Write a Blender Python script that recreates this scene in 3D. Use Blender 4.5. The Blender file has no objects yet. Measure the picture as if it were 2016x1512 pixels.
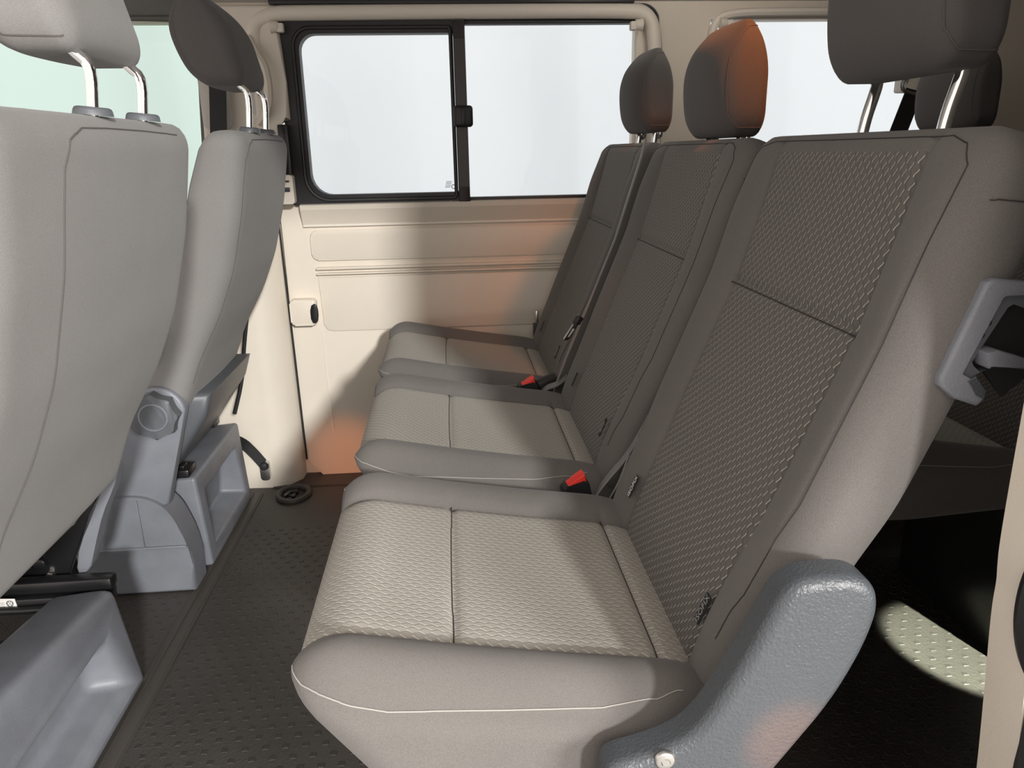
import bpy, bmesh, math, random
from math import sin, cos, pi, radians, exp, sqrt
from mathutils import Vector, Matrix
from mathutils.bvhtree import BVHTree
random.seed(7)
S = bpy.context.scene
COL = S.collection

# ------------------------------------------------------------------ camera
YAW, PITCH, ROLL = radians(4.559), radians(17.208), radians(-1.060)
fwd0 = Vector((sin(YAW), cos(YAW), 0)); right0 = Vector((cos(YAW), -sin(YAW), 0)); Z = Vector((0, 0, 1))
fwd = fwd0*cos(PITCH) - Z*sin(PITCH); up0 = fwd0*sin(PITCH) + Z*cos(PITCH)
cr = right0*cos(ROLL) + up0*sin(ROLL); cu = -right0*sin(ROLL) + up0*cos(ROLL)
cam_d = bpy.data.cameras.new('camera'); cam = bpy.data.objects.new('camera', cam_d); COL.objects.link(cam)
M3 = Matrix((cr, cu, -fwd)).transposed()
cam.matrix_world = Matrix.Translation((0, 0, 1.0)) @ M3.to_4x4()
cam_d.sensor_fit = 'HORIZONTAL'; cam_d.sensor_width = 36.0; cam_d.lens = 36.0*1480.0/2016.0
cam_d.clip_start = 0.02; cam_d.clip_end = 200
S.camera = cam

# ------------------------------------------------------------------ world, lights, exposure
W = bpy.data.worlds.new('world'); S.world = W; W.use_nodes = True
bg = W.node_tree.nodes['Background']; bg.inputs[0].default_value = (1.0, 0.90, 0.83, 1); bg.inputs[1].default_value = 1.3
def lamp(name, kind, energy, color, loc, target, **kw):
    d = bpy.data.lights.new(name, kind); d.energy = energy; d.color = color
    for k, v in kw.items(): setattr(d, k, v)
    o = bpy.data.objects.new(name, d); COL.objects.link(o); o.location = loc
    o.rotation_euler = (Vector(target) - Vector(loc)).to_track_quat('-Z', 'Y').to_euler()
    return o
lamp('studio_key_light', 'SUN', 3.0, (1.0, 0.98, 0.945), (1.4, -4, 2.5), (1.4-0.335, -3, 2.5-0.365), angle=radians(4.5))
lamp('high_fill_light', 'AREA', 45.0, (1.0, 0.91, 0.84), (0.7, -3.6, 3.7), (0.0, 1.2, 0.6), shape='RECTANGLE', size=4.0, size_y=2.0)  # added fill that lifts the far wall and the cushions
lamp('side_fill_light', 'AREA', 120.0, (1.0, 0.96, 0.92), (2.3, -1.7, 1.25), (-0.5, 1.1, 0.75), shape='SQUARE', size=1.0)  # added fill for the rear faces of the front seats
lamp('pillar_fill_light', 'AREA', 1.5, (1.0, 0.92, 0.83), (0.70, 1.72, 1.525), (0.70, 2.38, 1.22), shape='RECTANGLE', size=0.25, size_y=0.08)  # added fill to brighten the pillar between the side windows
ORANGE = (1.0, 0.29, 0.07)
lamp('amber_cabin_lamp', 'SPOT', 26.0, ORANGE, (0.66, 0.99, 1.54), (0.575, 1.41, 1.19), spot_size=radians(38), spot_blend=1.0, shadow_soft_size=0.02)  # added spot imitating the orange glow on the headrests, no known lamp
lamp('amber_wall_foot_spot', 'SPOT', 70.0, ORANGE, (-0.33, 0.25, 0.62), (-0.375, 2.36, 0.045), spot_size=radians(8.5), spot_blend=1.0, shadow_soft_size=0.03)  # added spot for the orange glow at the wall foot
lamp('amber_shield_spot', 'SPOT', 110.0, ORANGE, (0.5, -0.5, 0.75), (0.310, 0.575, 0.445), spot_size=radians(5.5), spot_blend=0.8, shadow_soft_size=0.01)  # added spot for the orange fleck on the side shield
lamp('amber_sill_spot', 'SPOT', 2.5, ORANGE, (0.2, 0.2, 1.40), (0.33, 2.36, 0.835), spot_size=radians(4.5), spot_blend=1.0, shadow_soft_size=0.02)  # added spot for the faint orange on the window sill
lamp('floor_patch_spot', 'SPOT', 600.0, (0.93, 1.0, 0.80), (1.30, 0.53, 1.0), (1.06, 1.27, -0.03), spot_size=radians(12.5), spot_blend=0.3, shadow_soft_size=0.01)  # added spot that makes the bright floor patch behind the near seat
S.view_settings.view_transform = 'Standard'; S.view_settings.look = 'None'
S.view_settings.exposure = 0.0; S.view_settings.gamma = 1.0; S.view_settings.use_curve_mapping = False

# ------------------------------------------------------------------ materials
def mat(name, col, rough=0.6, metal=0.0, bump=0.0, scale=200.0, vary=0.0, vscale=8.0, spec=0.5, sheen=0.0, dist=0.002):
    m = bpy.data.materials.new(name); m.use_nodes = True
    nt = m.node_tree; N = nt.nodes; L = nt.links; p = N['Principled BSDF']
    p.inputs['Base Color'].default_value = (*col, 1); p.inputs['Roughness'].default_value = rough
    p.inputs['Metallic'].default_value = metal; p.inputs['Specular IOR Level'].default_value = spec
    if sheen: p.inputs['Sheen Weight'].default_value = sheen
    tc = N.new('ShaderNodeTexCoord')
    if vary:
        n = N.new('ShaderNodeTexNoise'); n.inputs['Scale'].default_value = vscale; n.inputs['Detail'].default_value = 5
        L.new(tc.outputs['Object'], n.inputs['Vector'])
        r = N.new('ShaderNodeMapRange'); r.inputs['From Min'].default_value = 0.3; r.inputs['From Max'].default_value = 0.7
        r.inputs['To Min'].default_value = 1-vary; r.inputs['To Max'].default_value = 1+vary
        L.new(n.outputs['Fac'], r.inputs['Value'])
        mx = N.new('ShaderNodeVectorMath'); mx.operation = 'SCALE'; mx.inputs[0].default_value = col
        L.new(r.outputs[0], mx.inputs['Scale']); L.new(mx.outputs[0], p.inputs['Base Color'])
    if bump:
        n2 = N.new('ShaderNodeTexNoise'); n2.inputs['Scale'].default_value = scale; n2.inputs['Detail'].default_value = 3
        L.new(tc.outputs['Object'], n2.inputs['Vector'])
        b = N.new('ShaderNodeBump'); b.inputs['Strength'].default_value = bump; b.inputs['Distance'].default_value = dist
        L.new(n2.outputs['Fac'], b.inputs['Height']); L.new(b.outputs[0], p.inputs['Normal'])
    return m

def mnode(nt, op, a, b=None, c=None):
    n = nt.nodes.new('ShaderNodeMath'); n.operation = op
    for i, v in enumerate((a, b, c)):
        if v is None: continue
        if isinstance(v, (int, float)): n.inputs[i].default_value = v
        else: nt.links.new(v, n.inputs[i])
    return n.outputs[0]

def weave_mat(name, col, speck=0.16):
    m = mat(name, col, 0.92, bump=0.0, spec=0.15, sheen=0.12)
    nt = m.node_tree; N = nt.nodes; L = nt.links; p = N['Principled BSDF']
    tc = N.new('ShaderNodeTexCoord')
    n1 = N.new('ShaderNodeTexNoise'); n1.inputs['Scale'].default_value = 900; n1.inputs['Detail'].default_value = 2
    n2 = N.new('ShaderNodeTexNoise'); n2.inputs['Scale'].default_value = 9; n2.inputs['Detail'].default_value = 4
    L.new(tc.outputs['Object'], n1.inputs['Vector']); L.new(tc.outputs['Object'], n2.inputs['Vector'])
    a = mnode(nt, 'MULTIPLY_ADD', n1.outputs['Fac'], speck*4, 1-speck*2)
    b = mnode(nt, 'MULTIPLY_ADD', n2.outputs['Fac'], 0.16, 0.92)
    v = N.new('ShaderNodeVectorMath'); v.operation = 'SCALE'; v.inputs[0].default_value = col
    L.new(mnode(nt, 'MULTIPLY', a, b), v.inputs['Scale']); L.new(v.outputs[0], p.inputs['Base Color'])
    bm = N.new('ShaderNodeBump'); bm.inputs['Strength'].default_value = 0.25; bm.inputs['Distance'].default_value = 0.001
    L.new(n1.outputs['Fac'], bm.inputs['Height']); L.new(bm.outputs[0], p.inputs['Normal'])
    return m

def thread_mat(name, base, light, dark, lw=0.13, LU=0.0140, LV=0.0080):
    """patterned cloth: rows of short S-shaped raised threads, offset like brickwork (uv in metres)"""
    m = mat(name, base, 0.9, spec=0.15, sheen=0.1)
    nt = m.node_tree; N = nt.nodes; L = nt.links; p = N['Principled BSDF']
    uv = N.new('ShaderNodeUVMap'); sp = N.new('ShaderNodeSeparateXYZ'); L.new(uv.outputs[0], sp.inputs[0])
    wob = N.new('ShaderNodeTexNoise'); wob.inputs['Scale'].default_value = 60; L.new(uv.outputs[0], wob.inputs['Vector'])
    u = mnode(nt, 'DIVIDE', sp.outputs[0], LU); v0 = mnode(nt, 'DIVIDE', sp.outputs[1], LV)
    v = mnode(nt, 'ADD', v0, mnode(nt, 'MULTIPLY', wob.outputs['Fac'], 0.5))
    row = mnode(nt, 'FLOOR', v); half = mnode(nt, 'MULTIPLY', mnode(nt, 'MODULO', row, 2.0), 0.5)
    u2 = mnode(nt, 'ADD', u, mnode(nt, 'ABSOLUTE', half))
    fu = mnode(nt, 'FRACT', u2); fv = mnode(nt, 'FRACT', v)
    s = mnode(nt, 'SINE', mnode(nt, 'MULTIPLY', fu, 2*pi))
    cv = mnode(nt, 'MULTIPLY_ADD', s, 0.17, 0.5)
    d = mnode(nt, 'ABSOLUTE', mnode(nt, 'SUBTRACT', fv, cv))
    def ss(x, a, b):
        r = N.new('ShaderNodeMapRange'); r.interpolation_type = 'SMOOTHSTEP'
        L.new(x, r.inputs['Value']); r.inputs['From Min'].default_value = a; r.inputs['From Max'].default_value = b
        r.inputs['To Min'].default_value = 1; r.inputs['To Max'].default_value = 0
        return r.outputs[0]
    env = mnode(nt, 'GREATER_THAN', mnode(nt, 'ABSOLUTE', mnode(nt, 'SUBTRACT', fu, 0.5)), 0.08)
    env2 = ss(mnode(nt, 'ABSOLUTE', mnode(nt, 'SUBTRACT', fu, 0.5)), 0.25, 0.33)
    line = mnode(nt, 'MULTIPLY', ss(d, lw*0.5, lw*1.4), env2)
    d2 = mnode(nt, 'ABSOLUTE', mnode(nt, 'SUBTRACT', fv, mnode(nt, 'ADD', cv, -0.24)))
    shade = mnode(nt, 'MULTIPLY', ss(d2, 0.06, 0.20), 0.6)
    n1 = N.new('ShaderNodeTexNoise'); n1.inputs['Scale'].default_value = 900; L.new(uv.outputs[0], n1.inputs['Vector'])
    g = mnode(nt, 'MULTIPLY_ADD', n1.outputs['Fac'], 0.5, 0.75)
    mx1 = N.new('ShaderNodeMix'); mx1.data_type = 'RGBA'; mx1.inputs['A'].default_value = (*base, 1); mx1.inputs['B'].default_value = (*dark, 1); L.new(shade, mx1.inputs['Factor'])
    mx2 = N.new('ShaderNodeMix'); mx2.data_type = 'RGBA'; mx2.inputs['B'].default_value = (*light, 1); L.new(mx1.outputs['Result'], mx2.inputs['A']); L.new(line, mx2.inputs['Factor'])
    sc = N.new('ShaderNodeVectorMath'); sc.operation = 'SCALE'; L.new(mx2.outputs['Result'], sc.inputs[0]); L.new(g, sc.inputs['Scale'])
    L.new(sc.outputs[0], p.inputs['Base Color'])
    bm = N.new('ShaderNodeBump'); bm.inputs['Strength'].default_value = 0.5; bm.inputs['Distance'].default_value = 0.0012
    L.new(mnode(nt, 'SUBTRACT', line, shade), bm.inputs['Height']); L.new(bm.outputs[0], p.inputs['Normal'])
    return m

M = {}
M['fabric'] = weave_mat('charcoal_seat_cloth', (0.140, 0.132, 0.125))
M['front_fabric'] = weave_mat('front_seat_cloth', (0.195, 0.191, 0.186))  # lighter copy of the seat cloth, brightness put into the colour
M['head'] = weave_mat('headrest_cloth', (0.095, 0.089, 0.087), 0.10)
M['insert_seat'] = thread_mat('patterned_cushion_cloth', (0.335, 0.32, 0.285), (0.56, 0.535, 0.475), (0.245, 0.233, 0.206), 0.10)  # cushion copy of the pattern, lightened to make up for grazing light
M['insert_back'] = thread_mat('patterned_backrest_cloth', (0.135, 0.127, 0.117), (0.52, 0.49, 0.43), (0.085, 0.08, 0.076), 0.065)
M['seam_dark'] = mat('dark_thread', (0.035, 0.03, 0.028), 0.9)
M['seam_light'] = mat('pale_thread', (0.36, 0.345, 0.32), 0.9)
M['seam_head'] = mat('brown_thread', (0.10, 0.09, 0.085), 0.9)
M['plastic'] = mat('slate_grey_plastic', (0.185, 0.197, 0.224), 0.42, bump=0.25, scale=420, vary=0.10, vscale=14)
M['plastic_dark'] = mat('dark_grey_plastic', (0.10, 0.108, 0.12), 0.42, bump=0.2, scale=420, vary=0.08)
M['shield'] = mat('grained_grey_plastic', (0.062, 0.070, 0.079), 0.33, bump=0.5, scale=330, vary=0.05, dist=0.0025)
M['beige'] = mat('beige_trim_plastic', (0.71, 0.65, 0.56), 0.5, bump=0.12, scale=300, vary=0.03, vscale=5)
M['beige_top'] = mat('grey_beige_trim_plastic', (0.76, 0.71, 0.63), 0.55, bump=0.1, scale=300)
M['headliner'] = mat('headliner_felt', (0.62, 0.60, 0.57), 0.95, bump=0.3, scale=500)
M['headliner_dark'] = mat('dark_headliner_felt', (0.13, 0.13, 0.122), 0.95, bump=0.3, scale=500)
M['rubber'] = mat('black_rubber', (0.012, 0.012, 0.014), 0.45)
M['black'] = mat('black_painted_metal', (0.012, 0.012, 0.013), 0.28, bump=0.1, scale=60)
M['soot'] = mat('matt_black_plastic', (0.02, 0.02, 0.022), 0.5)
M['chrome'] = mat('chrome', (0.86, 0.86, 0.87), 0.07, 1.0)
M['steel'] = mat('satin_steel', (0.62, 0.62, 0.60), 0.3, 1.0)
M['brownframe'] = mat('brown_black_frame', (0.032, 0.026, 0.024), 0.4)
M['floor'] = mat('rubber_floor_mat', (0.052, 0.047, 0.042), 0.48, bump=0.5, scale=160, vary=0.22, vscale=3.5, dist=0.003)
M['stud'] = mat('rubber_studs', (0.040, 0.036, 0.033), 0.5, bump=0.3, scale=160)
M['floor_strip'] = mat('floor_joint_strip', (0.058, 0.052, 0.046), 0.5, bump=0.3, scale=250)
M['red'] = mat('red_button_plastic', (0.85, 0.045, 0.03), 0.35)
M['belt'] = mat('grey_belt_webbing', (0.23, 0.225, 0.22), 0.6, bump=0.3, scale=700)
M['belt_black'] = mat('black_belt_webbing', (0.012, 0.012, 0.013), 0.6, bump=0.3, scale=700)
M['label'] = mat('black_cloth_label', (0.015, 0.015, 0.016), 0.85)
M['white'] = mat('white_print', (0.82, 0.82, 0.80), 0.6)
M['greyprint'] = mat('grey_print', (0.30, 0.30, 0.29), 0.6)
M['curtain'] = mat('white_studio_fabric', (0.465, 0.50, 0.54), 0.9, vary=0.015, vscale=0.8)
M['ground'] = mat('studio_floor', (0.42, 0.41, 0.40), 0.6, vary=0.05)
M['paint'] = mat('white_body_paint', (0.7, 0.7, 0.7), 0.3)
def glass_mat(name, tint):
    m = bpy.data.materials.new(name); m.use_nodes = True; nt = m.node_tree; N = nt.nodes; L = nt.links
    N.remove(N['Principled BSDF'])
    t = N.new('ShaderNodeBsdfTransparent'); t.inputs[0].default_value = (*tint, 1)
    g = N.new('ShaderNodeBsdfGlossy'); g.inputs[0].default_value = (0.6, 0.6, 0.6, 1); g.inputs['Roughness'].default_value = 0.02
    f = N.new('ShaderNodeFresnel'); f.inputs[0].default_value = 1.3
    x = N.new('ShaderNodeMixShader'); L.new(f.outputs[0], x.inputs[0]); L.new(t.outputs[0], x.inputs[1]); L.new(g.outputs[0], x.inputs[2])
    L.new(x.outputs[0], N['Material Output'].inputs[0]); return m
M['glass'] = glass_mat('window_glass', (0.97, 0.985, 0.985))
M['glass_green'] = glass_mat('green_tinted_glass', (0.90, 0.985, 0.93))

# ------------------------------------------------------------------ helpers
def link(name, me, m=None, parent=None, smooth=False, angle=None):
    if m is not None and not me.materials: me.materials.append(m)
    if smooth:
        for p in me.polygons: p.use_smooth = True
        if angle is not None: me.set_sharp_from_angle(angle=radians(angle))
    o = bpy.data.objects.new(name, me); COL.objects.link(o)
    if parent is not None: o.parent = parent
    return o
def tag(o, label=None, cat=None, group=None, kind=None):
    if label: o['label'] = label
    if cat: o['category'] = cat
    if group: o['group'] = group
    if kind: o['kind'] = kind
    return o
def empty(name, loc, label=None, cat=None, group=None, kind=None):
    o = bpy.data.objects.new(name, None); COL.objects.link(o); o.location = loc; o.empty_display_size = 0.05
    return tag(o, label, cat, group, kind)
def finish(name, bm, m, parent=None, smooth=True, angle=40, off=None):
    bmesh.ops.recalc_face_normals(bm, faces=bm.faces[:])
    if off is None and parent is not None:
        off = -world_loc(parent)
    if off is not None: bmesh.ops.translate(bm, verts=bm.verts[:], vec=Vector(off))
    me = bpy.data.meshes.new(name); bm.to_mesh(me); bm.free()
    return link(name, me, m, parent, smooth, angle)
def world_loc(o):
    v = Vector((0, 0, 0))
    while o is not None:
        v = v + Vector(o.location); o = o.parent
    return v
def box(bm, x0, x1, y0, y1, z0, z1, bev=0.0, seg=2):
    vs = [bm.verts.new((x, y, z)) for x in (x0, x1) for y in (y0, y1) for z in (z0, z1)]
    fs = [(0, 1, 3, 2), (4, 6, 7, 5), (0, 4, 5, 1), (2, 3, 7, 6), (0, 2, 6, 4), (1, 5, 7, 3)]
    faces = [bm.faces.new([vs[i] for i in f]) for f in fs]
    if bev:
        es = list({e for f in faces for e in f.edges})
        bmesh.ops.bevel(bm, geom=es, offset=bev, segments=seg, affect='EDGES', profile=0.5)
    return bm
def prism(bm, pts, axis, a, b, bev=0.0, seg=3, only=None):
    """extrude a 2D outline: axis 'y': pts=(x,z); 'x': pts=(y,z); 'z': pts=(x,y)"""
    def P(p, t):
        return {'y': (p[0], t, p[1]), 'x': (t, p[0], p[1]), 'z': (p[0], p[1], t)}[axis]
    A = [bm.verts.new(P(p, a)) for p in pts]; B = [bm.verts.new(P(p, b)) for p in pts]
    n = len(pts); fa = bm.faces.new(A); fb = bm.faces.new(B)
    for i in range(n): bm.faces.new((A[i], A[(i+1) % n], B[(i+1) % n], B[i]))
    if bev:
        es = list(fa.edges) if only != 'b' else []
        if only != 'a': es += list(fb.edges)
        bmesh.ops.bevel(bm, geom=es, offset=bev, segments=seg, affect='EDGES', profile=0.5, clamp_overlap=(n < 40))
    return bm
def round_prism(bm, pts, y0, y1, r, seg=5):
    """outline (x,z) extruded in y with a rounded front edge at y0"""
    n = len(pts); A = sum(pts[i][0]*pts[(i+1) % n][1] - pts[(i+1) % n][0]*pts[i][1] for i in range(n)); sg = 1 if A > 0 else -1
    nor = []
    for i in range(n):
        a, c = pts[i-1], pts[(i+1) % n]; tx, tz = c[0]-a[0], c[1]-a[1]; l = sqrt(tx*tx+tz*tz) or 1
        nor.append((-tz/l*sg, tx/l*sg))
    rings = []
    for k in range(seg+1):
        t = pi/2*k/seg; ins = r*(1-cos(t)); y = y0 + r*(1-sin(t))
        rings.append([bm.verts.new((p[0]+m_[0]*ins, y, p[1]+m_[1]*ins)) for p, m_ in zip(pts, nor)])
    base = [bm.verts.new((p[0], y1, p[1])) for p in pts]; rings.insert(0, base)
    for a, c in zip(rings[:-1], rings[1:]):
        for i in range(n):
            j = (i+1) % n; bm.faces.new((a[i], a[j], c[j], c[i]))
    bm.faces.new(rings[-1]); bm.faces.new(base)
    return bm
def smooth_loop(pts, it=2, closed=True):
    for _ in range(it):
        q = []; n = len(pts)
        rng = range(n) if closed else range(n-1)
        if not closed: q.append(pts[0])
        for i in rng:
            a, b = pts[i], pts[(i+1) % n]
            q.append(tuple(a[k]*.75 + b[k]*.25 for k in range(len(a)))); q.append(tuple(a[k]*.25 + b[k]*.75 for k in range(len(a))))
        if not closed: q.append(pts[-1])
        pts = q
    return pts
def tube(bm, pts, r, n=8, closed=False, caps=True, rad=None, flat=1.0, nrm=None):
    pts = [Vector(p) for p in pts]; rings = []; N = len(pts); prev = None
    for i, p in enumerate(pts):
        if closed: t = pts[(i+1) % N] - pts[i-1]
        else: t = pts[min(i+1, N-1)] - pts[max(i-1, 0)]
        if t.length < 1e-9: t = Vector((0, 0, 1))
        t.normalize()
        if nrm is not None: u = Vector(nrm) - t*t.dot(Vector(nrm))
        elif prev is None: u = t.orthogonal()
        else: u = prev - t*t.dot(prev)
        u.normalize(); prev = u; w = t.cross(u)
        rr = rad[i] if rad else r
        rings.append([bm.verts.new(p + (u*cos(2*pi*k/n)*flat + w*sin(2*pi*k/n))*rr) for k in range(n)])
    for i in range(N if closed else N-1):
        a, b = rings[i], rings[(i+1) % N]
        for k in range(n): bm.faces.new((a[k], a[(k+1) % n], b[(k+1) % n], b[k]))
    if caps and not closed:
        bm.faces.new(rings[0]); bm.faces.new(rings[-1])
    return bm
def strap(bm, pts, width, wdir, thick=0.0015):
    """flat webbing along pts; wdir gives the width direction (one vector or one per point)"""
    L = []
    N = len(pts)
    for i, p in enumerate(pts):
        p = Vector(p); w = Vector(wdir[i] if isinstance(wdir, list) else wdir).normalized()
        t = (Vector(pts[min(i+1, N-1)]) - Vector(pts[max(i-1, 0)])).normalized()
        nn = t.cross(w).normalized()
        L.append([bm.verts.new(p + w*(sx*width/2) + nn*(sy*thick)) for sx, sy in ((-1, -1), (1, -1), (1, 1), (-1, 1))])
    for i in range(N-1):
        for k in range(4): bm.faces.new((L[i][k], L[i][(k+1) % 4], L[i+1][(k+1) % 4], L[i+1][k]))
    bm.faces.new(L[0]); bm.faces.new(L[-1])
    return bm
def cyl(bm, c, axis, r0, r1, h, n=24, bev=0.0):
    """frustum from c along axis"""
    a = Vector(axis).normalized(); u = a.orthogonal().normalized(); w = a.cross(u)
    c = Vector(c)
    A = [bm.verts.new(c + (u*cos(2*pi*k/n)+w*sin(2*pi*k/n))*r0) for k in range(n)]
    B = [bm.verts.new(c + a*h + (u*cos(2*pi*k/n)+w*sin(2*pi*k/n))*r1) for k in range(n)]
    fa = bm.faces.new(A); fb = bm.faces.new(B)
    for k in range(n): bm.faces.new((A[k], A[(k+1) % n], B[(k+1) % n], B[k]))
    if bev: bmesh.ops.bevel(bm, geom=list(fb.edges), offset=bev, segments=2, affect='EDGES', profile=0.5)
    return bm
def interp(x, xs, ys):
    if x <= xs[0]: return ys[0] + (x-xs[0])*(ys[1]-ys[0])/(xs[1]-xs[0])
    for i in range(len(xs)-1):
        if x <= xs[i+1]:
            t = (x-xs[i])/(xs[i+1]-xs[i]); return ys[i] + t*(ys[i+1]-ys[i])
    return ys[-1] + (x-xs[-1])*(ys[-1]-ys[-2])/(xs[-1]-xs[-2])
def sst(x, a, b):
    t = min(1, max(0, (x-a)/(b-a))); return t*t*(3-2*t)
def cuts(a, b, n, extra=(), dens=()):
    s = {round(a+(b-a)*i/n, 5) for i in range(n+1)}
    for e in extra:
        for d in (-0.010, -0.005, -0.002, 0, 0.002, 0.005, 0.010): s.add(round(e+d, 5))
    s = sorted(v for v in s if a-1e-6 <= v <= b+1e-6); out = [s[0]]
    for v in s[1:]:
        if v-out[-1] > 0.0012: out.append(v)
    out[-1] = round(b, 5)
    return out
def grid_box(xs, ys, zs, rad):
    """rounded box on given grid lines. returns verts, faces, centres of unrounded faces with their side ('x-','z+' ...)"""
    lo = Vector((xs[0], ys[0], zs[0])); hi = Vector((xs[-1], ys[-1], zs[-1])); rad = Vector(rad)
    ilo = lo + rad; ihi = hi - rad
    idx = {}; V = []; raw = []
    def vid(i, j, k):
        key = (i, j, k)
        if key not in idx:
            p = Vector((xs[i], ys[j], zs[k])); raw.append(p.copy())
            c = Vector([min(max(p[a], ilo[a]), ihi[a]) for a in range(3)])
            d = Vector([(p[a]-c[a])/rad[a] if rad[a] > 0 else 0 for a in range(3)])
            l = d.length
            if l > 1e-9:
                # equalise spacing around the corner before projecting to the sphere
                d = Vector([math.tan(v*pi/4) if abs(v) < 1 else v for v in d]); l = d.length
                d = d/l * max(abs(v) for v in d) if max(abs(v) for v in d) > 0.999 else d
                p = Vector([c[a] + d[a]*rad[a] for a in range(3)])
            idx[key] = len(V); V.append(p)
        return idx[key]
    F = []; side = []; cen = []
    X, Y, Zn = len(xs)-1, len(ys)-1, len(zs)-1
    def add(q, s):
        ids = [vid(*a) for a in q]; F.append(ids); side.append(s)
        cen.append(sum((raw[i] for i in ids), Vector())/4)
    for j in range(Y):
        for k in range(Zn):
            add([(0, j, k), (0, j, k+1), (0, j+1, k+1), (0, j+1, k)], 'x-')
            add([(X, j, k), (X, j+1, k), (X, j+1, k+1), (X, j, k+1)], 'x+')
    for i in range(X):
        for k in range(Zn):
            add([(i, 0, k), (i+1, 0, k), (i+1, 0, k+1), (i, 0, k+1)], 'y-')
            add([(i, Y, k), (i, Y, k+1), (i+1, Y, k+1), (i+1, Y, k)], 'y+')
        for j in range(Y):
            add([(i, j, 0), (i, j+1, 0), (i+1, j+1, 0), (i+1, j, 0)], 'z-')
            add([(i, j, Zn), (i+1, j, Zn), (i+1, j+1, Zn), (i, j+1, Zn)], 'z+')
    return V, F, side, cen, raw
def split_mesh(name, V, F, pick, uvf=None, off=(0, 0, 0)):
    used = {}; vs = []; fs = []
    for f, ok in zip(F, pick):
        if not ok: continue
        q = []
        for i in f:
            if i not in used: used[i] = len(vs); vs.append(V[i] - Vector(off))
            q.append(used[i])
        fs.append(q)
    me = bpy.data.meshes.new(name); me.from_pydata([tuple(v) for v in vs], [], fs); me.update()
    if uvf is not None:
        inv = {b: a for a, b in used.items()}
        uvl = me.uv_layers.new(name='UVMap')
        for lp in me.loops: uvl.data[lp.index].uv = uvf[inv[lp.vertex_index]]
    return me
def bvh_of(V, F): return BVHTree.FromPolygons([tuple(v) for v in V], F)
def on_surface(bvh, pts, lift=0.0):
    out = []
    for p in pts:
        h = bvh.find_nearest(Vector(p)); out.append(h[0] + h[1]*lift)
    return out
def line3(ps, n=10):
    out = []
    for i in range(len(ps)-1):
        for k in range(n):
            out.append(tuple(ps[i][a] + (ps[i+1][a]-ps[i][a])*k/n for a in range(3)))
    out.append(tuple(ps[-1])); return out
def text_obj(name, body, size, m, parent, origin, xdir, ydir, depth=0.0002):
    c = bpy.data.curves.new(name, 'FONT'); c.body = body; c.size = size; c.extrude = depth; c.align_x = 'CENTER'; c.align_y = 'CENTER'
    tmp = bpy.data.objects.new('tmp', c); COL.objects.link(tmp); bpy.context.view_layer.update()
    me = bpy.data.meshes.new_from_object(tmp.evaluated_get(bpy.context.evaluated_depsgraph_get())); bpy.data.objects.remove(tmp); bpy.data.curves.remove(c)
    me.materials.clear(); me.materials.append(m); o = bpy.data.objects.new(name, me); COL.objects.link(o); o.parent = parent
    x = Vector(xdir).normalized(); z = x.cross(Vector(ydir)).normalized(); y = z.cross(x)
    o.matrix_local = Matrix.Translation(Vector(origin) - world_loc(parent)) @ Matrix((x, y, z)).transposed().to_4x4()
    return o
def copy_tree(o, parent=None):
    c = o.copy(); COL.objects.link(c)
    if parent is not None: c.parent = parent
    for ch in list(o.children): copy_tree(ch, c)
    return c
FZ = -0.03
# ------------------------------------------------------------------ setting: booth, floor, walls, ceiling
bm = bmesh.new(); box(bm, -9, 9, -9, 9, -0.62, -0.60)
tag(finish('ground', bm, M['ground'], smooth=False), kind='structure')
# fabric back wall of the photo booth: hanging sheets with soft folds
def curtain(name, x0, x1, seed, label):
    rnd = random.Random(seed); n = 200; pts = []
    ph = [rnd.uniform(0, 6.28) for _ in range(4)]
    bm = bmesh.new(); rows = []
    for a, dy in ((0, 0), (1, 0.01)):
        for z in (-0.6, 1.0, 1.6, 4.2):
            row = []
            for i in range(n+1):
                x = x0 + (x1-x0)*i/n
                y = 6.0 + 0.05*sin(x*2.1+ph[0]) + 0.030*sin(x*4.3+ph[1]+z*0.25) + 0.05*abs(sin(x*2.6+ph[2]+0.1*z)) + dy
                row.append(bm.verts.new((x, y, z)))
            rows.append(row)
    for s in (0, 4):
        for r in range(3):
            for i in range(n): bm.faces.new((rows[s+r][i], rows[s+r][i+1], rows[s+r+1][i+1], rows[s+r+1][i]))
    for i in range(n):
        bm.faces.new((rows[0][i], rows[0][i+1], rows[4][i+1], rows[4][i])); bm.faces.new((rows[3][i], rows[3][i+1], rows[7][i+1], rows[7][i]))
    o = finish(name, bm, M['curtain'])
    return tag(o, label, 'curtain', 'white studio sheets outside the windows')
curtain('studio_curtain', -6.5, -1.41, 1, 'white studio sheet outside, seen through the green-tinted front side glass')
curtain('studio_curtain', -1.39, 1.69, 2, 'white studio sheet with soft folds outside the black-framed sliding window')
curtain('studio_curtain', 1.71, 7.5, 3, 'white studio sheet outside the rear side window behind the headrests')

bm = bmesh.new(); box(bm, -2.2, 2.5, 0.42, 2.44, -0.09, FZ)
floor = tag(finish('floor', bm, M['floor'], smooth=False), kind='structure')
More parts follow.
